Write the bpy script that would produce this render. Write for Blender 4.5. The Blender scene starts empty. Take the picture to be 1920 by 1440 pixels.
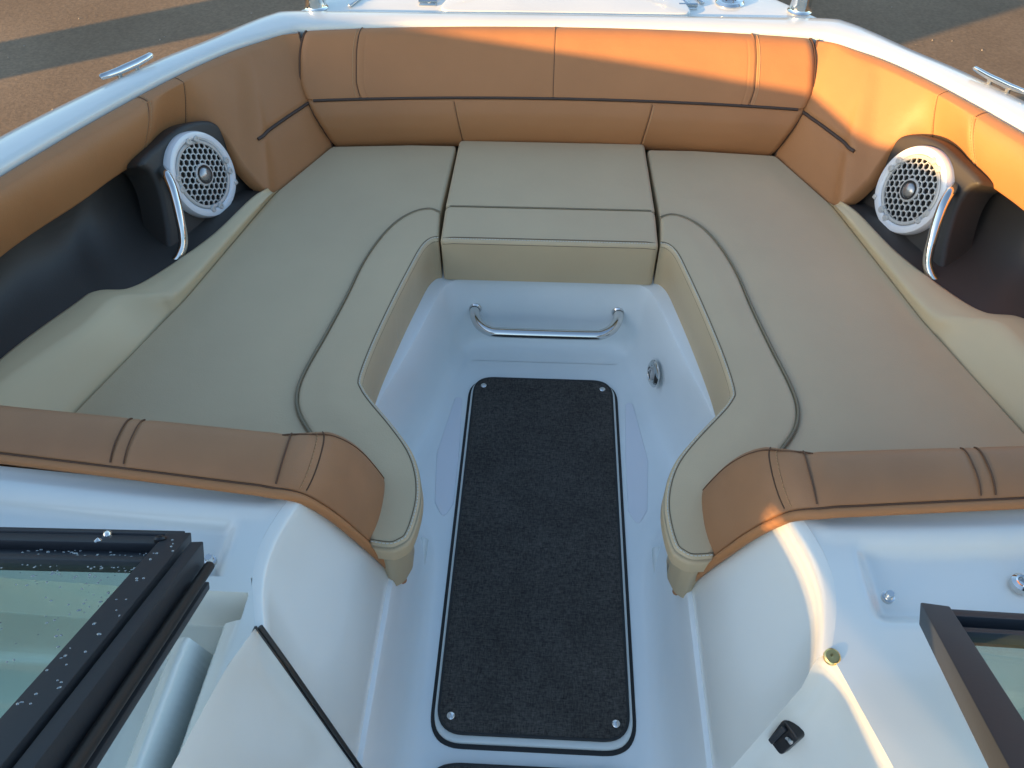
import bpy, bmesh, math, random
from math import sin, cos, pi, radians, sqrt, exp
from mathutils import Vector, Matrix
from mathutils.geometry import delaunay_2d_cdt
random.seed(5)
sc = bpy.context.scene
COL = sc.collection
# ------------------------------------------------------------------ camera
F = 1442.0; W0, H0 = 1920, 1440
PIT, YAW, ROL = map(radians, (47.586, -3.19, -0.5197))
CP = Vector((-.0092, 0, 1.7))
FW = Vector((sin(YAW)*cos(PIT), cos(YAW)*cos(PIT), -sin(PIT)))
r0 = Vector((cos(YAW), -sin(YAW), 0)); u0 = r0.cross(FW)
RT = r0*cos(ROL)+u0*sin(ROL); UP = -r0*sin(ROL)+u0*cos(ROL)
cd = bpy.data.cameras.new('camera'); cam = bpy.data.objects.new('camera', cd); COL.objects.link(cam)
M = Matrix((RT, UP, -FW)).transposed().to_4x4(); M.translation = CP; cam.matrix_world = M
cd.sensor_width = 36; cd.lens = F/W0*36; cd.clip_end = 2000; cd.clip_start = .02
sc.camera = cam
def ray(u, v): return FW+RT*(u-960)/F-UP*(v-720)/F
def B(u, v, ax, val):           # a traced image point laid onto a plane x/y/z = val of the boat
    d = ray(u, v); k = 'xyz'.index(ax); return CP+d*((val-CP[k])/d[k])
def Z(u, v, z): return B(u, v, 'z', z)
def BP(u, v, P, n):             # ... or onto any plane
    d = ray(u, v); return CP+d*((P-CP).dot(n)/d.dot(n))
def half(p): return Vector((abs(p.x), p.y, p.z))

# ------------------------------------------------------------------ materials
MT = {}
def mat(name, col, rough=.5, metal=0, bump=None, coat=0, mottling=None, trans=0, spec=None, ior=None, big=None, mscale=3, mdetail=4):
    m = bpy.data.materials.new(name); m.use_nodes = True; nt = m.node_tree; b = nt.nodes['Principled BSDF']
    b.inputs['Base Color'].default_value = (*col, 1); b.inputs['Roughness'].default_value = rough; b.inputs['Metallic'].default_value = metal
    if coat: b.inputs['Coat Weight'].default_value = coat; b.inputs['Coat Roughness'].default_value = .04
    if trans: b.inputs['Transmission Weight'].default_value = trans
    if ior: b.inputs['IOR'].default_value = ior
    if spec is not None: b.inputs['Specular IOR Level'].default_value = spec
    tc = nt.nodes.new('ShaderNodeTexCoord')
    def noise(scale, detail=4):
        n = nt.nodes.new('ShaderNodeTexNoise'); n.inputs['Scale'].default_value = scale; n.inputs['Detail'].default_value = detail
        nt.links.new(tc.outputs['Object'], n.inputs['Vector']); return n
    if mottling:
        c2, lo, hi = mottling
        n = noise(mscale, mdetail); r = nt.nodes.new('ShaderNodeValToRGB')
        r.color_ramp.elements[0].position = lo; r.color_ramp.elements[1].position = hi
        r.color_ramp.elements[0].color = (*col, 1); r.color_ramp.elements[1].color = (*c2, 1)
        nt.links.new(n.outputs['Fac'], r.inputs[0]); nt.links.new(r.outputs[0], b.inputs['Base Color'])
    prev = None
    for spec_ in ([bump] if bump else [])+([big] if big else []):
        sc_, st, dist = spec_
        n = noise(sc_, 3); bp = nt.nodes.new('ShaderNodeBump'); bp.inputs['Strength'].default_value = st; bp.inputs['Distance'].default_value = dist
        nt.links.new(n.outputs['Fac'], bp.inputs['Height'])
        if prev: nt.links.new(prev.outputs[0], bp.inputs['Normal'])
        prev = bp
    if prev: nt.links.new(prev.outputs[0], b.inputs['Normal'])
    MT[name] = m; return m
mat('gelcoat', (.695, .715, .68), .22, coat=.5, mottling=((.655, .675, .64), .45, .7), big=(2.2, .25, .01))
mat('gelcoat_floor', (.78, .81, .80), .34, coat=.2, mottling=((.73, .765, .76), .45, .7), big=(3, .25, .006))
mat('nonskid', (.74, .75, .785), .55, bump=(700, .4, .001))
mat('cream_gelcoat', (.60, .47, .285), .42, spec=.35, mottling=((.57, .445, .27), .4, .7))
mat('tan_vinyl', (.405, .182, .072), .52, spec=.35, bump=(330, .28, .0015), big=(8, .5, .007), mottling=((.37, .165, .065), .35, .75), mscale=5)
mat('tan_worn', (.34, .170, .080), .52, spec=.35, bump=(420, .2, .0015), big=(6, .4, .008), mottling=((.30, .15, .072), .35, .7), mscale=9)
mat('tan_welt_seam_shade', (.10, .045, .02), .7)  # dark line paints the crease shade of seams; also colours the welts
mat('tan_stitch', (.40, .22, .10), .6)
mat('accent', (.055, .032, .022), .55)
mat('beige_vinyl', (.545, .42, .258), .5, spec=.4, bump=(330, .3, .0015), big=(7, .5, .007), mottling=((.51, .39, .24), .35, .7), mscale=4)
mat('beige_side', (.45, .36, .23), .5, bump=(420, .12, .0015))
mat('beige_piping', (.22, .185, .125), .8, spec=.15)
mat('beige_seam_shade', (.15, .12, .08), .85, spec=.1)  # dark line painted in for the crease shade along seams
mat('beige_stitch', (.58, .56, .48), .6)
mat('charcoal', (.036, .031, .027), .55, bump=(300, .3, .001))
mat('chrome', (.66, .65, .63), .09, 1)
mat('brass', (.75, .55, .22), .22, 1)
mat('speaker_white', (.74, .74, .75), .25, coat=.5)
mat('speaker_grille', (.52, .51, .49), .38, .25)
mat('dome_metal', (.42, .41, .40), .3, .8)
mat('black_plastic', (.012, .012, .014), .35)
mat('black_hole', (.008, .008, .008), .8)
mat('rubber', (.012, .012, .012), .5)
mat('frame_black', (.026, .030, .036), .5, .0, spec=.35, bump=(160, .08, .001))
mat('seat_core', (.3, .3, .3), .8)
# woven carpet
m = mat('carpet', (.022, .021, .021), .95, spec=.1); nt = m.node_tree; b = nt.nodes['Principled BSDF']
tc = nt.nodes.new('ShaderNodeTexCoord'); mp = nt.nodes.new('ShaderNodeMapping'); mp.inputs['Scale'].default_value = (420, 110, 100)
n1 = nt.nodes.new('ShaderNodeTexNoise'); n1.inputs['Scale'].default_value = 1; n1.inputs['Detail'].default_value = 2
n2 = nt.nodes.new('ShaderNodeTexNoise'); n2.inputs['Scale'].default_value = 7
r1 = nt.nodes.new('ShaderNodeValToRGB'); r1.color_ramp.elements[0].position = .30; r1.color_ramp.elements[1].position = .75
r1.color_ramp.elements[0].color = (.030, .028, .026, 1); r1.color_ramp.elements[1].color = (.15, .138, .125, 1)
mx = nt.nodes.new('ShaderNodeMixRGB'); mx.blend_type = 'MULTIPLY'; mx.inputs[0].default_value = .5
bp = nt.nodes.new('ShaderNodeBump'); bp.inputs['Strength'].default_value = .5; bp.inputs['Distance'].default_value = .001
nt.links.new(tc.outputs['Object'], mp.inputs[0]); nt.links.new(mp.outputs[0], n1.inputs['Vector']); nt.links.new(tc.outputs['Object'], n2.inputs['Vector'])
mp2 = nt.nodes.new('ShaderNodeMapping'); mp2.inputs['Scale'].default_value = (90, 400, 100); n4 = nt.nodes.new('ShaderNodeTexNoise'); n4.inputs['Scale'].default_value = 1; n4.inputs['Detail'].default_value = 2
av = nt.nodes.new('ShaderNodeMath'); av.operation = 'ADD'; av2 = nt.nodes.new('ShaderNodeMath'); av2.operation = 'MULTIPLY'; av2.inputs[1].default_value = .5
nt.links.new(tc.outputs['Object'], mp2.inputs[0]); nt.links.new(mp2.outputs[0], n4.inputs['Vector']); nt.links.new(n1.outputs['Fac'], av.inputs[0]); nt.links.new(n4.outputs['Fac'], av.inputs[1]); nt.links.new(av.outputs[0], av2.inputs[0])
nt.links.new(av2.outputs[0], r1.inputs[0]); nt.links.new(r1.outputs[0], mx.inputs[1]); nt.links.new(n2.outputs['Fac'], mx.inputs[2])
nt.links.new(mx.outputs[0], b.inputs['Base Color']); nt.links.new(n1.outputs['Fac'], bp.inputs['Height']); nt.links.new(bp.outputs[0], b.inputs['Normal'])
# asphalt
m = mat('asphalt', (.225, .172, .118), .95, spec=.15, mottling=((.15, .108, .070), .3, .75), mscale=.6, mdetail=8)
nt = m.node_tree; b = nt.nodes['Principled BSDF']
tc = nt.nodes.new('ShaderNodeTexCoord'); n1 = nt.nodes.new('ShaderNodeTexNoise'); n1.inputs['Scale'].default_value = 38; n1.inputs['Detail'].default_value = 8
n3 = nt.nodes.new('ShaderNodeTexVoronoi'); n3.inputs['Scale'].default_value = 2.3
rr = nt.nodes.new('ShaderNodeValToRGB'); rr.color_ramp.elements[0].position = .3; rr.color_ramp.elements[1].position = .75
rr.color_ramp.elements[0].color = (.82, .82, .82, 1); rr.color_ramp.elements[1].color = (1.2, 1.18, 1.15, 1)
mx = nt.nodes.new('ShaderNodeMixRGB'); mx.blend_type = 'MULTIPLY'; mx.inputs[0].default_value = 1
src = b.inputs['Base Color'].links[0].from_socket
nt.links.new(tc.outputs['Object'], n1.inputs['Vector']); nt.links.new(n1.outputs['Fac'], rr.inputs[0]); nt.links.new(src, mx.inputs[1]); nt.links.new(rr.outputs[0], mx.inputs[2]); nt.links.new(mx.outputs[0], b.inputs['Base Color'])
bp = nt.nodes.new('ShaderNodeBump'); bp.inputs['Strength'].default_value = .35; bp.inputs['Distance'].default_value = .008
nt.links.new(n1.outputs['Fac'], bp.inputs['Height']); nt.links.new(bp.outputs[0], b.inputs['Normal'])
# glass, faint green
m = mat('tinted_glass', (.55, .86, .74), .02, trans=1, ior=1.45)
nt = m.node_tree; out_ = nt.nodes['Material Output']; tr = nt.nodes.new('ShaderNodeBsdfTransparent'); tr.inputs[0].default_value = (.84, .95, .885, 1)
gl = nt.nodes.new('ShaderNodeBsdfGlossy'); gl.inputs['Roughness'].default_value = .02; lw = nt.nodes.new('ShaderNodeLayerWeight'); lw.inputs[0].default_value = .5; pw = nt.nodes.new('ShaderNodeMath'); pw.operation = 'POWER'; pw.inputs[1].default_value = 5; fz = nt.nodes.new('ShaderNodeMath'); fz.operation = 'MULTIPLY_ADD'; fz.inputs[1].default_value = .9; fz.inputs[2].default_value = .07; nt.links.new(lw.outputs['Facing'], pw.inputs[0]); nt.links.new(pw.outputs[0], fz.inputs[0]); mxs = nt.nodes.new('ShaderNodeMixShader')
nt.links.new(fz.outputs[0], mxs.inputs[0]); nt.links.new(tr.outputs[0], mxs.inputs[1]); nt.links.new(gl.outputs[0], mxs.inputs[2]); nt.links.new(mxs.outputs[0], out_.inputs[0])
m = mat('water', (.30, .33, .34), .04, metal=.55)

# ------------------------------------------------------------------ mesh helpers
def link(name, verts, faces, material, parent=None, smooth=True, angle=35, flip=False):
    me = bpy.data.meshes.new(name)
    if flip: faces = [tuple(reversed(f)) for f in faces]
    me.from_pydata([tuple(v) for v in verts], [], faces); me.materials.append(MT[material])
    o = bpy.data.objects.new(name, me); COL.objects.link(o)
    if smooth:
        me.polygons.foreach_set('use_smooth', [True]*len(me.polygons))
        try: me.set_sharp_from_angle(angle=radians(angle))
        except Exception: pass
    me.update()
    if parent: o.parent = parent
    return o
class MB:
    def __init__(s): s.v = []; s.f = []
    def add(s, v, f):
        k = len(s.v); s.v += [Vector(p) for p in v]; s.f += [tuple(i+k for i in q) for q in f]
    def build(s, name, material, parent=None, smooth=True, angle=35): return link(name, s.v, s.f, material, parent, smooth, angle)
def gridvf(rows, closed=False):
    n = len(rows[0]); v = [p for r in rows for p in r]; f = []
    for i in range(len(rows)-1):
        for j in range(n if closed else n-1):
            a = i*n+j; b_ = i*n+(j+1) % n; f.append((a, b_, b_+n, a+n))
    return v, f
def cat(pts, per=8, closed=False):
    P = [Vector(p) for p in pts]; n = len(P); out = []
    for i in range(n if closed else n-1):
        g = lambda k: P[k % n] if closed else P[max(0, min(n-1, k))]
        a, b_, c, d = g(i-1), g(i), g(i+1), g(i+2)
        for k in range(per):
            t = k/per
            out.append(.5*((2*b_)+(c-a)*t+(2*a-5*b_+4*c-d)*t*t+(3*b_-a-3*c+d)*t**3))
    if not closed: out.append(P[-1].copy())
    return out
def resample(pts, step, closed=False):
    P = [Vector(p) for p in pts]
    if closed: P = P+[P[0]]
    L = [0]
    for a, b_ in zip(P, P[1:]): L.append(L[-1]+(b_-a).length)
    n = max(2, int(round(L[-1]/step))); out = []; k = 0
    for i in range(n+(0 if closed else 1)):
        d = L[-1]*i/n
        while k < len(L)-2 and L[k+1] < d: k += 1
        t = (d-L[k])/max(1e-9, L[k+1]-L[k]); out.append(P[k].lerp(P[k+1], min(1, t)))
    return out
def roundpoly(pts, r, n=6):     # pts 2D/3D closed; r float or list
    P = [Vector(p) for p in pts]; N = len(P); out = []
    for i in range(N):
        ri = r[i] if isinstance(r, (list, tuple)) else r
        a, b_, c = P[i-1], P[i], P[(i+1) % N]; u = a-b_; w = c-b_
        if ri <= 0 or u.length < 1e-6 or w.length < 1e-6: out.append(b_); continue
        un, wn = u.normalized(), w.normalized(); ang = un.angle(wn)
        if ang > 3.05: out.append(b_); continue
        t = min(ri/math.tan(ang/2), u.length*.48, w.length*.48)
        p0 = b_+un*t; p1 = b_+wn*t
        for k in range(n+1):
            s = k/n; out.append(p0*(1-s)**2+b_*2*s*(1-s)+p1*s*s)
    return out
def tubevf(pts, r, sides=10, closed=False, caps=True, flat=1.0, upv=None):
    P = [Vector(p) for p in pts]; n = len(P); rows = []
    R = r if isinstance(r, (list, tuple)) else [r]*n
    nrm = None
    for i in range(n):
        t = (P[(i+1) % n]-P[i-1]) if closed else (P[min(n-1, i+1)]-P[max(0, i-1)])
        if t.length < 1e-9: t = Vector((0, 0, 1))
        t.normalize()
        if upv is not None: nrm = Vector(upv)-t*Vector(upv).dot(t)
        elif nrm is None:
            nrm = t.orthogonal()
        else: nrm = nrm-t*nrm.dot(t)
        nrm.normalize(); bi = t.cross(nrm)
        rows.append([P[i]+(nrm*cos(2*pi*k/sides)*flat+bi*sin(2*pi*k/sides))*R[i] for k in range(sides)])
    if closed: rows.append(rows[0])
    v, f = gridvf(rows, True)
    if caps and not closed:
        f.append(tuple(reversed(range(sides)))); k = (len(rows)-1)*sides; f.append(tuple(range(k, k+sides)))
    return v, f
def tube(name, pts, r, material, parent=None, **k):
    v, f = tubevf(pts, r, **k); return link(name, v, f, material, parent, angle=50)
def dashed(name, pts, r, material, parent=None, on=.007, off=.003):
    P = resample([Vector(q) for q in pts], .0025); mb = MB(); n1 = max(1, int(on/.0025)); n2 = max(1, int(round(off/.0025))); i = 0
    while i+1 < len(P):
        seg = P[i:i+n1+1]
        if len(seg) > 1: mb.add(*tubevf(seg, r, 5))
        i += n1+n2
    return mb.build(name, material, parent, angle=60)
def area2(p): return sum(p[i].x*p[(i+1) % len(p)].y-p[(i+1) % len(p)].x*p[i].y for i in range(len(p)))
def inset(p, d):
    n = len(p); out = []
    for i in range(n):
        e1 = (p[i]-p[i-1]); e2 = (p[(i+1) % n]-p[i])
        n1 = Vector((-e1.y, e1.x)).normalized(); n2 = Vector((-e2.y, e2.x)).normalized()
        m_ = n1+n2
        if m_.length < 1e-6: m_ = n1.copy()
        m_.normalize(); c = max(.5, m_.dot(n1)); out.append(p[i]+m_*d/c)
    return out
def slabvf(outline, frame, h0, h1, r=.01, crown=0, step=.01, under=True):
    """closed 2-D outline extruded from h0 to h1 in frame (O, ex, ey, n), rounded top edge."""
    O, ex, ey, n = frame
    p = [Vector((q[0], q[1])) for q in outline]
    if area2(p) < 0: p.reverse()
    if step: p = [q.to_2d() for q in resample([q.to_3d() for q in p], step, True)]
    prof = [(0, h0), (0, h0+(h1-r-h0)*.5), (0, h1-r)]
    for k in range(1, 6):
        a = k/5*pi/2; prof.append((r*(1-cos(a)), h1-r+r*sin(a)))
    rows = []
    for d, h in prof: rows.append([O+ex*q.x+ey*q.y+n*h for q in (inset(p, d) if d else p)])
    v, f = gridvf(rows, True); N = len(p)
    ring = inset(p, prof[-1][0]); xs_ = [q.x for q in ring]; ys_ = [q.y for q in ring]
    g = max(.018, min(.03, (max(xs_)-min(xs_))/14)); pts = list(ring)
    def dist(q): return min((q-a).length for a in ring[::2])
    if crown:
        x = min(xs_)+g*.5
        while x < max(xs_):
            y = min(ys_)+g*.5
            while y < max(ys_):
                q = Vector((x, y)); ins = False
                for i in range(N):
                    a, b_ = ring[i], ring[(i+1) % N]
                    if (a.y > y) != (b_.y > y) and x < (b_.x-a.x)*(y-a.y)/(b_.y-a.y)+a.x: ins = not ins
                if ins and dist(q) > g*.5: pts.append(q)
                y += g
            x += g
    cv, ce, cf, *_ = delaunay_2d_cdt(pts, [(i, (i+1) % N) for i in range(N)], [list(range(N))], 1, 1e-6)
    k0 = len(v)
    for q in cv:
        dd = dist(q) if crown else 0; hh = crown*smst(0, .09, dd) if crown else 0
        v.append(O+ex*q.x+ey*q.y+n*(prof[-1][1]+hh))
    f += [tuple(i+k0 for i in t) for t in cf]
    if under: f.append(tuple(reversed(range(N))))
    return v, f
def tri(o):                     # clean triangulated ngons
    bm = bmesh.new(); bm.from_mesh(o.data)
    bmesh.ops.remove_doubles(bm, verts=bm.verts, dist=2e-5)
    bmesh.ops.triangulate(bm, faces=[f for f in bm.faces if len(f.verts) > 4], ngon_method='EAR_CLIP'); bmesh.ops.recalc_face_normals(bm, faces=bm.faces); bm.to_mesh(o.data); bm.free()
    try: o.data.set_sharp_from_angle(angle=radians(50))
    except Exception: pass
    return o
WF = (Vector((0, 0, 0)), Vector((1, 0, 0)), Vector((0, 1, 0)), Vector((0, 0, 1)))
def slab(name, outline, h0, h1, material, parent=None, frame=WF, r=.01, crown=0, step=.01, angle=35):
    v, f = slabvf(outline, frame, h0, h1, r, crown, step); return tri(link(name, v, f, material, parent, angle=angle))
def boxvf(c, s, R=None, bev=.0):
    c = Vector(c); x, y, z = [q/2 for q in s]
    bm = bmesh.new(); bmesh.ops.create_cube(bm, size=1)
    for v in bm.verts: v.co = Vector((v.co.x*s[0], v.co.y*s[1], v.co.z*s[2]))
    if bev: bmesh.ops.bevel(bm, geom=list(bm.edges), offset=bev, segments=2, affect='EDGES', profile=.5)
    vs = [((R @ v.co) if R else v.co)+c for v in bm.verts]; bm.verts.index_update(); fs = [tuple(v.index for v in f.verts) for f in bm.faces]; bm.free()
    return vs, fs
def bar(a, b_, w, h, up, bev=.002):           # a box from a to b, width w, height h along up
    a = Vector(a); b_ = Vector(b_); y = (b_-a).normalized(); z = (Vector(up)-y*Vector(up).dot(y)).normalized(); x = y.cross(z)
    R = Matrix((x, y, z)).transposed(); return boxvf((a+b_)/2, (w, (b_-a).length, h), R, bev)
def lathevf(prof, frame, seg=40):   # prof (r,h)
    O, ex, ey, n = frame
    rows = [[O+(ex*cos(2*pi*k/seg)+ey*sin(2*pi*k/seg))*max(r_, 1e-5)+n*h for k in range(seg)] for r_, h in prof]
    return gridvf(rows, True)
def frame_at(O, n, xh=(0, 0, 1)):
    n = Vector(n).normalized(); ey = (Vector(xh)-n*Vector(xh).dot(n)).normalized(); ex = ey.cross(n); return (Vector(O), ex, ey, n)
def mir(pts, s): return [Vector((p[0]*s, p[1], p[2] if len(p) > 2 else 0)) for p in pts]
def flipf(f, s): return [tuple(reversed(q)) for q in f] if s < 0 else f
def empty(name, loc=(0, 0, 0)):
    o = bpy.data.objects.new(name, None); COL.objects.link(o); o.location = loc; return o
def tag(o, label=None, catg=None, group=None, kind=None):
    if label: o['label'] = label
    if catg: o['category'] = catg
    if group: o['group'] = group
    if kind: o['kind'] = kind
    return o
def lerp(a, b_, t): return a+(b_-a)*t
def interp(tab, x):
    if x <= tab[0][0]: return tab[0][1]
    for (a, va), (b_, vb) in zip(tab, tab[1:]):
        if x <= b_: return va+(vb-va)*(x-a)/(b_-a)
    return tab[-1][1]
def smst(a, b_, x):
    t = max(0, min(1, (x-a)/(b_-a))); return t*t*(3-2*t)

# ================================================================== THE BOAT
boat = empty('motorboat'); tag(boat, 'white open bow motorboat seen from its walkway, with chrome fittings, speakers and folded windshield', 'boat')
# ---- gunwale cap
def capz(y): return .70+max(0, min(.11, .077*(2.3-y)/.85))
INN = [(1.27, -3.2), (1.31, -1.5), (1.31, -.6), (1.30, .5), (1.285, .9), (1.245, 1.25), (1.205, 1.46), (1.165, 1.62), (1.115, 1.80), (1.035, 2.03), (.955, 2.20), (.885, 2.295), (.826, 2.343), (.774, 2.366), (.60, 2.38), (.3, 2.397), (0, 2.402)]
OUT = [(1.42, -3.2), (1.46, -1.5), (1.46, -.6), (1.44, .5), (1.42, .9), (1.375, 1.25), (1.335, 1.46), (1.285, 1.64), (1.22, 1.83), (1.12, 2.08), (1.03, 2.255), (.955, 2.395), (.90, 2.462), (.855, 2.487), (.70, 2.489), (.3, 2.494), (0, 2.496)]
inn = cat([(a, y, 0) for a, y in INN], 8); out = cat([(a, y, 0) for a, y in OUT], 8)
inn = inn+[Vector((-p.x, p.y, 0)) for p in reversed(inn[:-1])]; out = out+[Vector((-p.x, p.y, 0)) for p in reversed(out[:-1])]
rows = []
for pi_, po in zip(inn, out):
    d = (po-pi_).normalized(); w_ = (po-pi_).length; zi = capz(pi_.y); r = []
    for q, h in ((.004, -.045), (0, -.02), (.001, -.006), (.006, .0), (.02, .003), (w_*.5, .006), (w_-.03, .003), (w_-.012, -.001), (w_-.003, -.009), (w_, -.022), (w_+.001, -.06)):
        p = pi_+d*q; r.append(Vector((p.x, p.y, zi+.004+h)))
    rows.append(r)
v, f = gridvf(rows); cap = link('gunwale', v, f, 'gelcoat', boat, angle=60)
# ---- hull side
HB = [(1.42, -3.2), (1.46, -1.5), (1.46, -.6), (1.44, .5), (1.42, .9), (1.375, 1.25), (1.335, 1.46), (1.285, 1.64), (1.22, 1.83), (1.12, 2.08), (1.03, 2.255), (.955, 2.395), (.885, 2.50), (.80, 2.62), (.66, 2.80), (.46, 3.0), (.22, 3.12), (0, 3.15)]
hb = cat([(a, y, 0) for a, y in HB], 6); hb = hb+[Vector((-p.x, p.y, 0)) for p in reversed(hb[:-1])]
rows = []
for p in hb:
    zc = capz(p.y) if p.y < 2.4 else lerp(.70, .665, smst(2.4, 2.55, p.y)); r = []
    for k, (dz, fl) in enumerate(((.0, 1.0), (-.03, 1.004), (-.06, 1.0), (-.3, .96), (-.6, .86), (-.9, .72), (-1.3, .40), (-1.5, .05))):
        r.append(Vector((p.x*fl, lerp(p.y, p.y*fl+.0, .6), zc-.012+dz)))
    rows.append(r)
v, f = gridvf(rows); link('hull', v, f, 'gelcoat', boat, angle=60)
rub = [Vector((p.x*1.006, p.y+.003, (capz(p.y) if p.y < 2.4 else lerp(.70, .665, smst(2.4, 2.55, p.y)))-.065)) for p in hb]
tube('rub_rail', rub, .012, 'chrome', boat)
# ---- cockpit behind the viewer
slab('cockpit_floor', [(-1.28, -3.2), (1.28, -3.2), (1.28, .06), (.31, .06), (.31, -.38), (-.31, -.38), (-.31, .06), (-1.28, .06)], -.08, -.004, 'gelcoat_floor', boat, r=.003, step=None)
slab('transom', [(-1.4, -3.3), (1.4, -3.3), (1.4, -3.15), (-1.4, -3.15)], -.9, .82, 'gelcoat', boat, r=.01, step=None)
for s in (-1, 1):
    slab('cockpit_side', mir([(1.29, -3.15, 0), (1.33, -3.15, 0), (1.33, .9, 0), (1.29, .9, 0)], s), -.05, .77, 'gelcoat', boat, r=.004, step=None)
    slab('console_back', mir([(.50, .03, 0), (1.28, .03, 0), (1.28, .06, 0), (.50, .06, 0)], s), -.01, .49, 'gelcoat', boat, r=.004, step=None)
    slab('cockpit_bench', mir([(.45, -2.0, 0), (1.25, -2.0, 0), (1.25, -.9, 0), (.45, -.9, 0)], s), 0, .45, 'beige_side', boat, r=.03, step=None)
# ---- foredeck
fd = [(p.x*.998, p.y) for p in hb if p.y > 2.42]
fd = [(.93, 2.44)]+fd+[(-.93, 2.44)]
slab('foredeck', fd, .60, .672, 'gelcoat', boat, r=.012)
slab('anchor_hatch', roundpoly([(-.38, 2.545, 0), (.44, 2.545, 0), (.36, 3.0, 0), (-.30, 3.0, 0)], .04), .671, .684, 'gelcoat', boat, r=.006)
# bow light pods / rail stanchions, latch and hinge on the foredeck
for s, (u, v_) in ((-1, (592, 18)), (1, (1500, 24))):
    O = Z(u, v_, .672)+Vector((0, .012, 0)); mb = MB()
    mb.add(*lathevf([(.038, -.002), (.039, .003), (.036, .007), (.0335, .012), (.0325, .03), (.031, .09), (.026, .13), (.0, .145)], frame_at(O, (0, 0, 1), (0, 1, 0)), 24))
    st = mb.build('rail_stanchion', 'chrome', boat)
    rl = [O+Vector((0, 0, .11)), O+Vector((-s*.01, .05, .2)), O+Vector((-s*.08, .22, .26)), O+Vector((-s*.3, .55, .28)), Vector((0, 3.4, .95))]
    tube('bow_rail', cat(rl, 6), .0125, 'chrome', st)
O = Z(1368, 6, .672)
mb = MB(); mb.add(*lathevf([(.0, .016), (.02, .016), (.028, .012), (.041, .012), (.047, .004), (.047, 0)], frame_at(O, (0, 0, 1), (0, 1, 0)), 32))
lt = mb.build('hatch_latch', 'chrome', boat)
mb = MB(); mb.add(*boxvf(O+Vector((0, -.005, .018)), (.036, .014, .006), None, .002)); mb.build('latch_handle', 'black_plastic', lt)
for u, v_, dx in ((802, 7, .04), (1290, 14, -.03)):
    O = Z(u, v_, .674); mb = MB()
    mb.add(*boxvf(O, (.055, .03, .006), None, .002)); mb.add(*tubevf([O+Vector((-.03, .005, .006)), O+Vector((.03, .005, .006))], .006, 10))
    mb.add(*bar(O+Vector((.0, .0, .004)), O+Vector((dx, .09, .012)), .016, .006, (0, 0, 1)))
    mb.build('hatch_hinge', 'chrome', boat)
for s, (u, v_) in ((-1, (655, 12)), (1, (1318, 6))):
    O = Z(u, v_, .676); mb = MB()
    mb.add(*bar(O, O+Vector((-s*.03, .1, 0)), .012, .006, (0, 0, 1))); mb.build('hatch_strip', 'chrome', boat)

# ---- floor liner (well walls + floor, one moulded skin)
wl = cat([(0, 1.735, 0), (.14, 1.735, 0), (.225, 1.728, 0), (.285, 1.695, 0), (.312, 1.62, 0), (.335, 1.52, 0), (.37, 1.38, 0), (.405, 1.25, 0), (.412, 1.17, 0), (.395, 1.10, 0), (.35, 1.04, 0), (.315, .98, 0), (.300, .90, 0), (.298, .75, 0), (.298, .5, 0), (.298, .2, 0), (.298, -.4, 0)], 6)
wl = resample(wl, .018)
wl = wl+[Vector((-p.x, p.y, 0)) for p in reversed(wl[1:])]   # right side -> ... (start at the bow centre)
right = wl[:len(wl)//2+1]; left = [Vector((-p.x, p.y, 0)) for p in right]
loop = list(reversed(right))+left[1:]         # from aft right, round the bow, to aft left (counter-clockwise seen from above)
def nrm_in(L, i):
    t = (L[min(len(L)-1, i+1)]-L[max(0, i-1)]).normalized(); return Vector((-t.y, t.x, 0))   # left of travel = inside
rows = []
for d, z in ((-.55, .262), (-.012, .262), (-.003, .259), (0, .248), (.006, .18), (.012, .11), (.018, .06), (.026, .034), (.04, .014), (.058, .003), (.08, 0)):
    row = []
    for i, p in enumerate(loop):
        dd = d
        if d < -.1: dd = 0; q = Vector((p.x*(1.22/.30) if abs(p.x) > .02 else 0, p.y, 0)); q = Vector((max(-1.0, min(1.0, p.x*3.4)), p.y+(.35 if abs(p.x) < .3 and p.y > 1.6 else 0), 0))
        else: q = p+nrm_in(loop, i)*(dd if dd <= .012 else dd*1.0)
        row.append(Vector((q.x, q.y, z)))
    rows.append(row)
v, f = gridvf(rows); n = len(loop); f.append(tuple(range(len(v)-n, len(v))))
liner = tri(link('floor_liner', v, f, 'gelcoat_floor', boat, angle=60))
# non-skid strips beside the hatch, in the floor
for s in (-1, 1):
    q = [(.262, 1.50), (.285, 1.47), (.305, 1.30), (.282, 1.08), (.255, 1.06), (.238, 1.12), (.243, 1.3), (.25, 1.5)]
    q = [(.255, 1.49), (.235, 1.49), (.225, 1.30), (.223, 1.12), (.245, 1.07), (.272, 1.12), (.285, 1.28)]
    o = slab('nonskid_strip', roundpoly([(a*s*1.02, y, 0) for a, y in q], .012), -.01, .0025, 'nonskid', boat, r=.002, step=.006)
# ---- hatch lid
def rrect(cx, cy, w, l, r, taper=0):
    return roundpoly([(cx-w/2-taper, cy-l/2, 0), (cx+w/2+taper, cy-l/2, 0), (cx+w/2, cy+l/2, 0), (cx-w/2, cy+l/2, 0)], r, 8)
gask = rrect(-.003, 1.035, .426, 1.052, .07)
slab('hatch_gasket', rrect(-.003, 1.040, .440, 1.052, .072), -.01, .002, 'rubber', boat, r=.001)
slab('hatch_lid', rrect(-.003, 1.044, .424, 1.040, .064), -.01, .011, 'gelcoat', boat, r=.006)
slab('hatch_gasket', rrect(-.003, -.028, .440, 1.03, .072), -.01, .002, 'rubber', boat, r=.001)
slab('hatch_lid', rrect(-.003, -.028, .424, 1.018, .064), -.01, .011, 'gelcoat', boat, r=.006)
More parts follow.
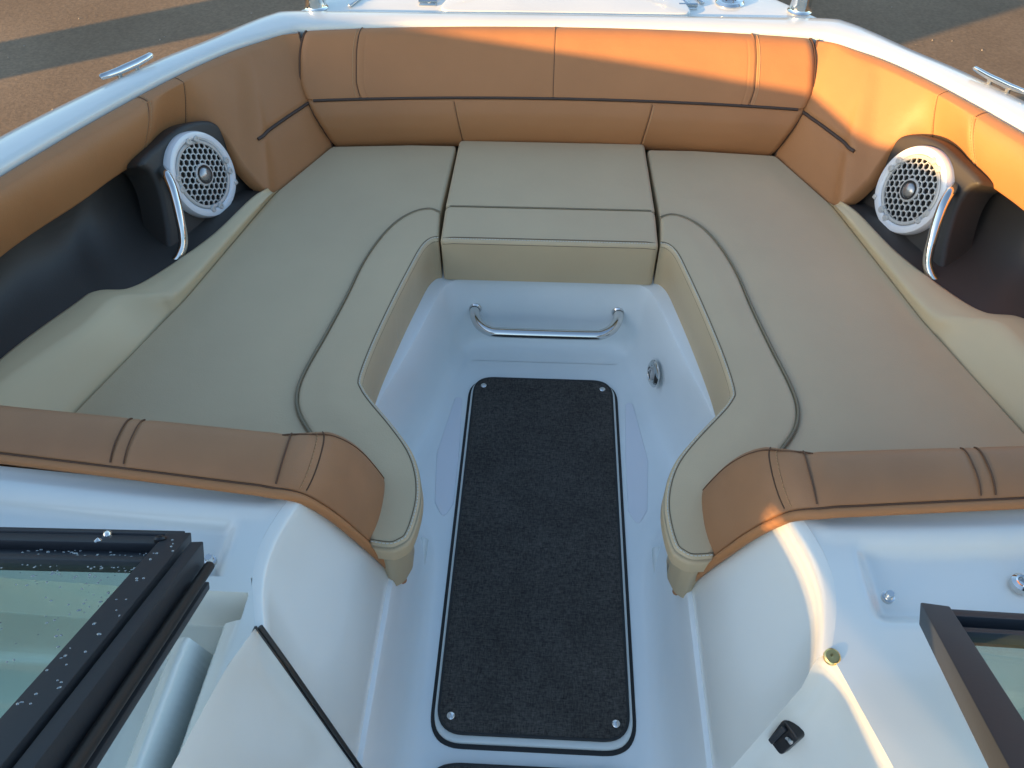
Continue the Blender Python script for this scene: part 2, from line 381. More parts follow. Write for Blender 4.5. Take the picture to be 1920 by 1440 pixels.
# ---- carpet mats
def mat_obj(cx, cy, w, l, label):
    e = empty('carpet_mat', (cx, cy, .012)); tag(e, label, 'mat')
    def loc(o):
        for vv in o.data.vertices: vv.co -= Vector((cx, cy, .012))
        o.parent = e; return o
    p = rrect(cx, cy, w, l, .056)
    loc(slab('pile', p, .0112, .0165, 'carpet', None, r=.003))
    q = [Vector((a.x, a.y, .0145)) for a in resample(p, .01, True)]
    loc(tube('bound_edge', q, .0035, 'rubber', None, closed=True))
    for sx in (-1, 1):
        for sy in (-1, 1):
            O = Vector((cx+sx*(w/2-.027), cy+sy*(l/2-.034), .0165)); mb = MB()
            mb.add(*lathevf([(.0085, -.001), (.0085, .002), (.006, .0042), (.0, .005)], frame_at(O, (0, 0, 1), (0, 1, 0)), 20))
            loc(mb.build('snap_button', 'chrome'))
    return e
mat_obj(-.003, 1.050, .404, 1.018, 'long charcoal carpet mat with four snap buttons on the walkway floor hatch')
mat_obj(-.003, -.020, .404, 1.0, 'dark carpet mat just showing at the bottom edge behind the long one')
# ---- step grab handle on the front well wall, courtesy light
def handle(name, pts, r, parent, flange_r=None, ends=None, per=8):
    p = cat(pts, per); h = tube(name, p, r, 'chrome', parent, sides=16)
    if flange_r:
        for O, n_ in ends:
            mb = MB(); mb.add(*lathevf([(flange_r, 0), (flange_r, .003), (flange_r*.8, .007), (r*1.05, .009)], frame_at(O, n_), 24)); mb.build('flange', 'chrome', h)
    return h
yw = 1.722
a = [(-.215, yw, .145), (-.213, yw-.028, .142), (-.196, yw-.062, .136), (-.165, yw-.082, .131), (-.13, yw-.086, .13), (0, yw-.087, .13), (.13, yw-.086, .13), (.165, yw-.082, .131), (.196, yw-.062, .136), (.213, yw-.028, .142), (.215, yw, .145)]
handle('grab_handle', a, .0155, boat, .02, [(Vector((-.215, yw+.001, .145)), (0, -1, 0)), (Vector((.215, yw+.001, .145)), (0, -1, 0))])
P0 = Vector((.322, 1.545, .085)); nw = Vector((-.97, -.2, .12)).normalized(); P0 = BP(1237, 700, Vector((.318, 1.55, .10)), nw)
fr = frame_at(P0+nw*.016, nw); mb = MB()
mb.add(*lathevf([(.040, 0), (.040, .004), (.034, .009), (.026, .010), (.022, .006), (.0, .006)], fr, 36)); cl = mb.build('courtesy_light', 'chrome', boat)
mb = MB(); mb.add(*lathevf([(.016, .006), (.016, .013), (.0, .015)], fr, 24)); mb.add(*lathevf([(.019, .0065), (.019, .0085), (.017, .0085), (.017, .0065)], fr, 24)); mb.build('light_lens', 'speaker_grille', cl)
mb = MB(); mb.add(*bar(fr[0]+nw*.014+fr[2]*.012-fr[1]*.004, fr[0]+nw*.014-fr[2]*.013+fr[1]*.008, .003, .003, nw)); mb.add(*bar(fr[0]+nw*.014-fr[2]*.013+fr[1]*.008, fr[0]+nw*.014-fr[2]*.002-fr[1]*.012, .003, .003, nw)); mb.build('light_latch', 'black_plastic', cl)

# ---- seat cushions --------------------------------------------------
ZT = .40
def side_seat(s, label):
    e = empty('seat_cushion', (s*.6, 1.5, .262)); tag(e, label, 'seat cushion', 'side seat cushions in the bow')
    def loc(o):
        for vv in o.data.vertices: vv.co -= Vector((s*.6, 1.5, .262))
        o.parent = e; return o
    # half coordinates averaged from both sides
    outer = [(.305, 2.222), (.45, 2.215), (.704, 2.196), (.823, 1.92), (.93, 1.445), (1.042, 1.08), (1.10, .88), (.60, .86)]
    sl = [half(Z(*p, ZT)) for p in ((823, 398), (800, 393), (770, 399), (733, 420), (704, 455), (672, 505), (642, 568), (602, 650), (572, 706), (560, 745), (567, 786), (600, 835))]
    sr = [half(Z(*p, ZT)) for p in ((1236, 407), (1252, 400), (1280, 406), (1310, 424), (1343, 454), (1374, 500), (1402, 562), (1440, 632), (1480, 707), (1499, 755), (1497, 797), (1465, 850))]
    sm = [(p+q)/2 for p, q in zip(sl, sr)]
    seam = [(p.x, p.y) for p in sm]+[(.44, .93), (.38, .86)]
    seamc = cat([(x, y, 0) for x, y in seam], 5)
    main = [Vector((x, y, 0)) for x, y in outer]
    main = roundpoly(main+[Vector((.40, .86, 0))], [0]*9, 1)
    poly = [Vector((.304, 2.215, 0))]+[Vector((x, y, 0)) for x, y in outer[1:7]]+[Vector((.60, .84, 0)), Vector((.38, .84, 0))]+list(reversed(seamc[:-1]))
    poly = roundpoly(poly, [.012, 0, .02, .0, .0, 0, .02, .02, .01]+[0]*(len(poly)-9), 5)
    loc(slab('seat_panel', mir(poly, s), .262, ZT-.002, 'beige_vinyl', None, r=.009, crown=.004, step=.008))
    # front roll
    il = [half(Z(*p, ZT)) for p in ((822, 449), (810, 451), (795, 464), (776, 500), (741, 570), (701, 655), (681, 714), (685, 730), (702, 752), (738, 797), (770, 845), (785, 890), (787, 935), (779, 975), (768, 1004))]
    ir = [half(Z(*p, ZT)) for p in ((1238, 459), (1250, 462), (1266, 480), (1287, 520), (1315, 580), (1347, 660), (1369, 725), (1367, 745), (1350, 770), (1305, 815), (1268, 858), (1249, 900), (1243, 945), (1250, 990), (1263, 1028))]
    im = [(p+q)/2 for p, q in zip(il, ir)]
    inner = [Vector((p.x, p.y, 0)) for p in im]+[Vector((.266, .763, 0)), Vector((.288, .752, 0)), Vector((.33, .756, 0))]
    innc = cat(inner, 5)
    roll = innc+[Vector((.36, .84, 0))]+list(reversed(seamc[:-2]))
    rr_ = mir(roll, s)
    ro = slab('front_roll', rr_, .262, ZT+.003, 'beige_vinyl', None, r=.013, crown=.0045, step=.007)
    for vv in ro.data.vertices:
        if vv.co.y < 1.2 and vv.co.z < .39: vv.co.z = .40-(.40-vv.co.z)*lerp(.36, 1, smst(.84, 1.15, vv.co.y))
    loc(ro)
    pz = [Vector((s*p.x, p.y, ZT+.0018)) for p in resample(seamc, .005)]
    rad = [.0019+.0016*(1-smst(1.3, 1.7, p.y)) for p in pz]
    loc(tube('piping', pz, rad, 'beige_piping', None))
    st = resample(innc, .008)
    for d, zz, mt, rd in ((.010, ZT+.0028, 'beige_seam_shade', .0011), (.0065, ZT+.0018, 'beige_stitch', .0012), (.001, ZT-.008, 'beige_seam_shade', .0010)):  # dark tubes paint crease shade, the light one is thread
        q = []
        for i, p in enumerate(st):
            t = (st[min(len(st)-1, i+1)]-st[max(0, i-1)]).normalized(); nn = Vector((-t.y, t.x, 0))
            if nn.dot(Vector((1, .3, 0))) < 0 and False: nn = -nn
            c = p-Vector((nn.x, nn.y, 0))*(-d); c = p+nn*d
            q.append(Vector((s*c.x, c.y, zz)))
        loc((dashed('stitch_crease_line', q, rd, mt) if 'stitch' in mt else tube('stitch_crease_line', q, rd, mt, None, sides=6)))
    return e
side_seat(-1, 'long beige seat cushion along the left side with a raised front roll and piping')
side_seat(1, 'long beige seat cushion along the right side with a raised front roll and piping')
# centre cushion
e = empty('centre_cushion', (0, 1.95, .262)); tag(e, 'square beige cushion at the bow between the two long side cushions', 'seat cushion')
def cc(o):
    for vv in o.data.vertices: vv.co -= Vector((0, 1.95, .262))
    o.parent = e; return o
ys = 1.872
cc(slab('seat_panel', roundpoly([(-.302, ys, 0), (.302, ys, 0), (.296, 2.236, 0), (-.296, 2.236, 0)], [.004, .004, .012, .012], 5), .262, ZT+.006, 'beige_vinyl', None, r=.010, crown=.004, step=.01))
cc(slab('front_roll', roundpoly([(-.299, 1.706, 0), (.299, 1.706, 0), (.302, ys, 0), (-.302, ys, 0)], [.012, .012, .02, .02], 5), .268, ZT+.006, 'beige_vinyl', None, r=.011, crown=.003, step=.01))
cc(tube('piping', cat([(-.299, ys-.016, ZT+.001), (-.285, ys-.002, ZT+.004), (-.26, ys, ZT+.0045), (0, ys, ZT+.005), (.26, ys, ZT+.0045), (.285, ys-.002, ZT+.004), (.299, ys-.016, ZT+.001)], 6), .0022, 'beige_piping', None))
for y_, z_, mt, rd in ((1.720, ZT+.0078, 'beige_seam_shade', .0011), (1.7155, ZT+.0062, 'beige_stitch', .0012), (1.7065, ZT-.004, 'beige_seam_shade', .001)):
    cc((tube if mt != 'beige_stitch' else (lambda n_, p_, r_, m_, q_, sides=0: dashed(n_, p_, r_, m_)))('stitch_crease_line', [(x_*.292, y_, z_-(.003 if abs(x_) > .99 else 0)) for x_ in [k/10-1 for k in range(21)]], rd, mt, None, sides=6))
# seat bases under the cushions
for s in (-1, 1):
    slab('seat_base', mir([(.45, 2.3, 0), (.9, 2.3, 0), (1.2, 1.5, 0), (1.25, .8, 0), (.45, .8, 0)], s), -.05, .258, 'gelcoat_floor', boat, r=.004, step=None)

# ---- backrest ------------------------------------------------------
def backsurf(x, t, push=0):
    """x metres from centre at mid height; t 0 top .. 1 bottom"""
    P = [(.0, 2.425, .672), (.06, 2.415, .692), (.12, 2.392, .701), (.19, 2.362, .693), (.27, 2.334, .666), (.38, 2.305, .625), (.5, 2.277, .582), (.62, 2.253, .54), (.74, 2.240, .50), (.86, 2.235, .455), (.94, 2.238, .41), (1.0, 2.25, .375)]
    y = interp([(a, b_) for a, b_, c in P], t); z = interp([(a, c) for a, b_, c in P], t)
    w = interp([(0, .755), (.12, .765), (.3, .778), (.5, .780), (.62, .766), (.8, .735), (1.0, .700)], t)
    q = x/.77; y -= .038*q*q; z -= .008*abs(q)**3*(1-t)
    # rounded ends
    e_ = max(0, (abs(q)-.965)/.035); y += .02*(1-sqrt(max(0, 1-e_*e_)))*(1 if t > .05 else 0)
    z -= .008*(1-sqrt(max(0, 1-e_*e_)))*(1-smst(.1, .4, t))
    y += push; z += push*.35
    return Vector((q*w, y, z))
TS = .625
def bgroove(x, t):
    g = 0
    if t < TS:
        for xs in (-.598, .598): g += .0035*exp(-((x-xs)/.0035)**2)
        g += .0015*exp(-((x)/.003)**2)
        for xs in (-.575, .575): g += .001*exp(-((x-xs)/.003)**2)
    else:
        for xs in (-.31, .31): g += .003*exp(-((x-xs)/.0035)**2)
    g += .006*exp(-((t-TS)/.011)**2)
    g -= .005*sin(pi*min(1, max(0, (t-.3)/.33)))*(1 if t < TS else 0)
    if t > TS: g -= .006*sin(pi*(t-TS)/(1-TS))
    return g
be = empty('backrest_cushion', (0, 2.25, .38)); tag(be, 'long tan vinyl backrest across the bow with a dark accent line', 'backrest')
def bc(o):
    for vv in o.data.vertices: vv.co -= Vector((0, 2.25, .38))
    o.parent = be; return o
xs = sorted(set([round(-.77+.77*2*i/150, 4) for i in range(151)]+[round(c+d*.0015, 4) for c in (-.598, -.575, 0, .575, .598, -.31, .31) for d in range(-6, 7)]+[sg*(.77-k*.002) for sg in (-1, 1) for k in range(14)]))
ts = sorted(set([round(i/60, 4) for i in range(61)]+[round(TS+d*.004, 4) for d in range(-8, 9)]))
def smooth_t(): pass
def bsurf(x, t):
    return (backsurf(x, max(0, t-.03))+backsurf(x, t)*2+backsurf(x, min(1, t+.03)))/4+Vector((0, 1, .3))*bgroove(x, t)
rowsU = [[bsurf(x, t) for x in xs] for t in ts]
v, f = gridvf(rowsU); bc(link('upholstery', v, f, 'tan_vinyl', None, angle=80))
v, f = gridvf([[p+Vector((0, .10, 0)) for p in rowsU[0]], [p+Vector((0, .0, 0)) for p in rowsU[0]]]); 
strip = [bsurf(x*.765, TS)+Vector((0, -.0025, 0)) for x in [k/40-1 for k in range(1, 80)]]
bc(tube('accent_line', strip, .0052, 'accent', None, flat=1, sides=8))
for xs_ in (-.598, .598):
    sg = 1 if xs_ < 0 else -1
    for d, mt, rd in ((0, 'tan_welt_seam_shade', .0016), (-sg*.011, 'tan_stitch', .0012)):
        bc(tube('seam', [bsurf(xs_+d, t/40)+Vector((0, -.0002, .0001)) for t in range(4, 25)], rd, mt, None, sides=6))
bc(tube('seam', [bsurf(0, t/40) for t in range(4, 25)], .0012, 'tan_welt_seam_shade', None, sides=6))
for xs_ in (-.31, .31):
    for d, mt, rd in ((0, 'tan_welt_seam_shade', .0014), (.006, 'tan_stitch', .001)):
        bc(tube('seam', [bsurf(xs_+d, t/40) for t in range(26, 39)], rd, mt, None, sides=6))
for sg in (-1, 1):
    bc(tube('end_piping', [bsurf(sg*.768, t/30)+Vector((sg*.003, .004, 0)) for t in range(3, 30)], .004, 'tan_welt_seam_shade', None, sides=8))

# ---- side coamings ------------------------------------------------
innh = cat([(a, y, 0) for a, y in INN], 10)
def inner_at(y):
    for p, q in zip(innh, innh[1:]):
        if p.y <= y <= q.y: t = (y-p.y)/(q.y-p.y+1e-9); return p.lerp(q, t).x
    return innh[0].x
cutp = [((500, 355), .42), ((480, 345), .45), ((460, 312), .49), ((440, 280), .53), ((420, 250), .57), ((395, 230), .585), ((345, 236), .587), ((300, 272), .583)]
cutw = [half(Z(*p, z)) for p, z in cutp]
_A, _B, _C = Vector((-.705, 2.203, .4)), Vector((-.822, 1.921, .4)), Vector((-.985, 2.17, .70)); _n = (_B-_A).cross(_C-_A).normalized()
for k_, w_ in ((1, 1), (2, 1), (3, 1), (4, 1), (5, .75), (6, .35)): cutw[k_] = cutw[k_].lerp(half(BP(*cutp[k_][0], _A, _n)), w_)

TY = [2.350, 2.338, 2.30, 2.25, 2.22, 2.19, 2.15, 2.10, 2.05, 1.99, 1.92, 1.86, 1.70, 1.58, 1.344, 1.0, .7]
BL = [Vector((.707, 2.205, .385)), Vector((.735, 2.13, .385)), Vector((.775, 2.04, .385)), Vector((.815, 1.945, .388)),
      cutw[0]+Vector((0, 0, 0)), cutw[2], cutw[3], cutw[4], cutw[5], cutw[6], cutw[7],
      Vector((1.090, 1.775, .598)), Vector((1.122, 1.655, .610)), Vector((1.148, 1.550, .617)), Vector((1.225, 1.310, .630)), Vector((1.258, 1.0, .638)), Vector((1.27, .7, .64))]
NT = len(TY)
Tl = []
for k, y in enumerate(TY):
    a = inner_at(y) if k > 0 else .785
    Tl.append(Vector((a, y, capz(y)-.012)))
TT = cat(Tl, 12); BB = cat(BL, 12)
def coam(sv, t):
    """sv station 0..NT-1, t 0 (under the cap) .. 1 (bottom edge)"""
    x = sv*12; i = int(min(len(TT)-2, x)); fr_ = x-i
    T = TT[i].lerp(TT[i+1], fr_); Bm = BB[i].lerp(BB[i+1], fr_)
    tg = (TT[min(len(TT)-1, i+2)]-TT[max(0, i-2)]); tg.z = 0; tg.normalize(); nn = Vector((tg.y, -tg.x, 0))
    if nn.x > 0: nn = -nn
    rise = smst(0, 3, sv)
    S = T+nn*(.040*rise+.012*(1-rise))+Vector((0, 0, -.006))
    if t < .22:
        u = t/.22; p = T.lerp(S, u)+Vector((0, 0, .004*sin(pi*u)))-Vector((0, 0, .02*(1-min(1, u*4))))
        return p
    u = (t-.22)/.78
    low = smst(9.5, 12, sv)      # strip region
    p = S.lerp(Bm, u)
    bul = lerp(lerp(.020, .006, smst(3.5, 5.5, sv)), .024, smst(9.0, 11.5, sv))
    p = p+(nn*.8+Vector((0, 0, .45)))*bul*sin(pi*u**.85)
    # keep shoulder rounder
    g = 0
    for s0, wd, am in ((11.0, .022, .004), (8.9, .02, .002), (10.88, .02, .002)):
        g += am*exp(-((sv-s0)/wd)**2)
    if .02 < u < .99: p = p-nn*g
    if sv < 4.4 and sv > .05:
        zt = .527; dz = (p.z-zt)/.008; p = p-nn*.005*exp(-dz*dz)*(1-smst(4.0, 4.4, sv))
    # seat-side contact tuck and corner
    return p
svs = sorted(set([round(i/8, 4) for i in range(0, (NT-1)*8+1)]+[round(c+d*.01, 4) for c in (11.0, 8.9) for d in range(-14, 9)]+[round(k*.02, 3) for k in range(6)]))
tts = [0, .03, .06, .1, .15, .2, .22]+[.22+.78*k/54 for k in range(1, 55)]
def side_coaming(s, label):
    O = Vector((s*1.0, 1.9, .5)); e = empty('side_coaming', O); tag(e, label, 'coaming pad', 'tan padded coamings along both sides')
    def loc(o):
        for vv in o.data.vertices: vv.co -= O
        o.parent = e; return o
    rows = []
    for sv in svs:
        r = [coam(sv, t) for t in tts]
        Bm = r[-1]; i = int(min(len(BB)-2, sv*12)); tg = (BB[min(len(BB)-1, i+2)]-BB[max(0, i-2)]).normalized()
        T = TT[i]; face = (r[-1]-r[-4]).normalized(); inn_ = Vector((1, .25, -.35)).normalized()
        cut = smst(3.2, 4.4, sv)
        for d, dn in ((.005, .004), (.013, .007), (.028, .006), (.05, 0.0)):
            r.append(Bm+inn_*d*lerp(.6, 1, cut)+face*dn)
        if sv < .12:
            kk = (1-sv/.12); r = [p+Vector((.5, .5, 0))*.0 for p in r]
        rows.append([Vector((s*p.x, p.y, p.z)) for p in r])
    # return flap at the corner with the backrest
    rows.insert(0, [p+Vector((s*.02, .05, 0)) for p in rows[0]])
    v, f = gridvf(rows); f = flipf(f, s)
    loc(link('upholstery', v, f, 'tan_vinyl', None, angle=70))
    def sub(name, pts, r, mt, **k): loc(dashed(name, [(s*p.x, p.y, p.z) for p in pts], r, mt) if 'stitch' in mt else tube(name, [(s*p.x, p.y, p.z) for p in pts], r, mt, None, **k))
    # accent line on the tall part
    acc = []
    for k in range(45):
        sv = .05+k/44*4.15; lo, hi = .22, 1.0
        for _ in range(18):
            md = (lo+hi)/2
            if coam(sv, md).z > .527: lo = md
            else: hi = md
        acc.append(coam(sv, lo)+Vector((-.003, -.002, .001)))
    sub('accent_line', acc, .0048, 'accent', sides=8)
    for sv, mt, rd in ((11.0, 'tan_welt_seam_shade', .0017), (10.93, 'tan_stitch', .0015), (11.06, 'tan_stitch', .0012), (8.9, 'tan_stitch', .0013), (8.94, 'tan_welt_seam_shade', .001)):
        sub('seam', [coam(sv, .05+.95*k/40) for k in range(41)], rd, mt, sides=6)
    sub('welt', [coam(k/4, .012)+Vector((0, 0, .004)) for k in range(3, (NT-1)*4)], .0022, 'tan_welt_seam_shade', sides=6)
    sub('edge_piping', [coam(.0, k/30)+Vector((.0, .004, 0)) for k in range(1, 31)], .0035, 'tan_welt_seam_shade', sides=6)
    return e
side_coaming(-1, 'tan padded coaming along the left gunwale, all in shade')
side_coaming(1, 'tan padded coaming along the right gunwale, lit by the low sun')

# ---- side shelf (cream liner), side panel, speaker pod -------------------
SEAT = [(.78, 2.02), (.823, 1.92), (.875, 1.69), (.93, 1.445), (.985, 1.26), (1.042, 1.08), (1.10, .88), (1.16, .7)]
fl = [((512, 362), .402), ((495, 372), .418), ((430, 440), .42), ((335, 540), .425), ((285, 553), .445), ((215, 561), .472), ((150, 620), .487), ((0, 725), .503)]
dk = [((500, 353), .425), ((472, 372), .43), ((400, 440), .43), ((300, 510), .44), ((240, 540), .46), ((180, 545), .475), ((140, 570), .485), ((0, 675), .505)]
FL = [half(Z(*p, z)) for p, z in fl]+[Vector((1.20, .85, .51)), Vector((1.23, .7, .51))]
DK = [half(Z(*p, z)) for p, z in dk]+[Vector((1.235, .85, .513)), Vector((1.26, .7, .513))]
SE = [Vector((.80, 1.975, .385)), Vector((.826, 1.91, .385)), Vector((.87, 1.71, .385)), Vector((.93, 1.445, .385)), Vector((.95, 1.39, .385)), Vector((.967, 1.32, .385)), Vector((.99, 1.24, .385)), Vector((1.042, 1.08, .385)), Vector((1.10, .85, .385)), Vector((1.15, .7, .385))]
FLc, DKc, SEc = cat(FL, 10), cat(DK, 10), cat(SE, 10)
PANT = [Vector((.97, 1.96, .49)), Vector((1.0, 1.94, .52)), Vector((1.06, 1.91, .56)), Vector((1.12, 1.78, .60)), Vector((1.15, 1.68, .605)), Vector((1.17, 1.60, .61)), Vector((1.20, 1.50, .615)), Vector((1.245, 1.30, .62)), Vector((1.27, .95, .625)), Vector((1.28, .7, .625))]
PTc = cat(PANT, 10)
npod = Vector((-.912, -.278, .303)).normalized()      # for the right side (faces inboard), mirrored on the left
spk = Vector((.981, 1.830, .515))
for s in (-1, 1):
    rows = []
    for S_, F_, D_ in zip(SEc, FLc, DKc):
        w = Vector((1, .2, 0)); r = [S_+Vector((0, 0, -.06)), S_+Vector((0, 0, .0)), S_.lerp(F_, .25)+Vector((.0, 0, .002)), S_.lerp(F_, .55)+Vector((-.003, 0, .004)), S_.lerp(F_, .85)+Vector((-.006, 0, .003)), F_+Vector((-.001, 0, .002)), F_.lerp(D_, .15)+Vector((.002, 0, .003)), F_.lerp(D_, .5)+Vector((.0, 0, .001)), D_+Vector((-.004, 0, 0)), D_+Vector((.006, 0, -.003)), D_+Vector((.012, 0, -.03))]
        rows.append([Vector((s*p.x, p.y, p.z)) for p in r])
    v, f = gridvf(rows); link('side_shelf', v, flipf(f, s), 'cream_gelcoat', boat, angle=70)
    rows = []
    for D_, T_ in zip(DKc, PTc):
        r = []
        for k in range(13):
            t = k/12; p = (D_+Vector((.0, 0, -.01))).lerp(T_+Vector((.02, 0, .0)), t); p += Vector((.9, .2, -.5)).normalized()*lerp(.045, .095, smst(1.25, 1.6, D_.y))*sin(pi*t)
            r.append(Vector((s*p.x, p.y, p.z)))
        rows.append(r)
    v, f = gridvf(rows); sp = link('side_panel', v, flipf(f, s), 'charcoal', boat, angle=70)
    # pod
    nn = Vector((npod.x*s, npod.y, npod.z)); C_ = Vector((spk.x*s, spk.y, spk.z)); fr = frame_at(C_, nn)
    px = [(262, 306), (300, 268), (345, 234), (393, 226), (425, 246), (447, 285), (476, 350), (474, 372), (440, 404), (385, 455), (330, 500), (318, 470), (312, 420), (300, 360), (283, 325)]
    ol = []
    for u, v_ in px:
        p = BP(u, v_, Vector((-spk.x, spk.y, spk.z)), Vector((-npod.x, npod.y, npod.z))); p = Vector((p.x*(1 if s < 0 else -1), p.y, p.z)); d = p-C_; ol.append(Vector((d.dot(fr[1]), d.dot(fr[2]), 0)))
    ol = cat(ol, 4, True)
    slab('speaker_pod', ol, -.09, .002, 'charcoal', boat, frame=fr, r=.014, step=.008, angle=60)
    # speaker
    R_ = .1175; fs = frame_at(C_+nn*.004, nn)
    mb = MB(); mb.add(*lathevf([(R_, -.02), (R_, .004), (R_*.995, .012), (R_*.965, .020), (R_*.90, .0225), (R_*.84, .0215), (R_*.80, .017), (R_*.79, .004), (.0, .003)], fs, 72))
    spo = mb.build('speaker', 'speaker_white', boat); spo['label'] = 'round white speaker with honeycomb grille, '+('left side' if s < 0 else 'right side')
    mb = MB(); mb.add(*lathevf([(R_*.78, .006), (R_*.5, .0045), (R_*.2, .0035), (.0, .0035)], fs, 48)); mb.build('cone', 'black_hole', spo)
    mb = MB(); rad = .0925; hs = .0104
    # honeycomb plate
    hexes = []
    for i in range(-14, 15):
        for j in range(-14, 15):
            cx = hs*1.5*i*1.0; cy = hs*sqrt(3)*(j+(i % 2)/2)
            if .030 < sqrt(cx*cx+cy*cy) < rad-.006: hexes.append((cx, cy))
    def zz(x, y): return .0205-.004*((x*x+y*y)/(rad*rad))
    for cx, cy in hexes:
        o_ = [(cx+hs*1.02*cos(pi/3*k), cy+hs*1.02*sin(pi/3*k)) for k in range(6)]; i_ = [(cx+hs*.81*cos(pi/3*k), cy+hs*.81*sin(pi/3*k)) for k in range(6)]
        vs = []
        for x, y in o_: vs.append(fs[0]+fs[1]*x+fs[2]*y+nn*zz(x, y))
        for x, y in i_: vs.append(fs[0]+fs[1]*x+fs[2]*y+nn*(zz(x, y)+.0006))
        for x, y in i_: vs.append(fs[0]+fs[1]*x+fs[2]*y+nn*(zz(x, y)-.003))
        mb.add(vs, [(k, (k+1) % 6, 6+(k+1) % 6, 6+k) for k in range(6)]+[(6+k, 6+(k+1) % 6, 12+(k+1) % 6, 12+k) for k in range(6)])
    mb.add(*lathevf([(rad-.010, .0135), (rad-.009, .0185), (rad-.003, .019), (rad, .017), (rad, .006)], fs, 64))
    mb.add(*lathevf([(.021, .014), (.021, .0215), (.029, .0215), (.031, .020), (.031, .014)], fs, 40))
    for a0 in (75, 165, 255, 345):
        for da in (-9, 9):
            a = radians(a0+da); q = fs[0]+(fs[1]*cos(a)+fs[2]*sin(a))*(rad+.002); mb.add(*lathevf([(.0095, .010), (.0095, .0225), (.0075, .0245), (.004, .0245), (.0035, .023), (0, .023)], (q, fs[1], fs[2], nn), 16))
    mb.build('grille', 'speaker_grille', spo, angle=30)
    mb = MB(); mb.add(*lathevf([(.0205, .018), (.0195, .021), (.014, .0255), (.006, .0275), (.0, .028)], fs, 32)); mb.build('tweeter_dome', 'dome_metal', spo)
    mb = MB(); mb.add(*lathevf([(.0205, .0225), (.0255, .0228), (.0255, .015)], fs, 32)); mb.build('tweeter_ring', 'black_plastic', spo)
    a = radians(-42 if s < 0 else -138); q = fs[0]+(fs[1]*cos(a)+fs[2]*sin(a))*(R_*.94)
    mb = MB(); mb.add(*boxvf(q+nn*.0225, (.012, .012, .005), Matrix((fs[1], fs[2], nn)).transposed(), .0015)); mb.build('badge', 'speaker_grille', spo)
    # grab handle
    hp = [((306, 318), .0), ((313, 330), .032), ((323, 352), .05), ((331, 380), .057), ((338, 412), .06), ((343, 440), .058), ((343, 462), .052), ((335, 482), .04), ((322, 494), .022), ((312, 492), .004), ((308, 485), -.025), ((305, 478), -.06)]
    pts = []
    for (u, v_), h in hp:
        p = BP(u, v_, Vector((-spk.x, spk.y, spk.z))+Vector((-npod.x, npod.y, npod.z))*(h), Vector((-npod.x, npod.y, npod.z))); pts.append(Vector((p.x*(1 if s < 0 else -1), p.y, p.z)))
    handle('side_grab_handle', pts, .0125, boat)

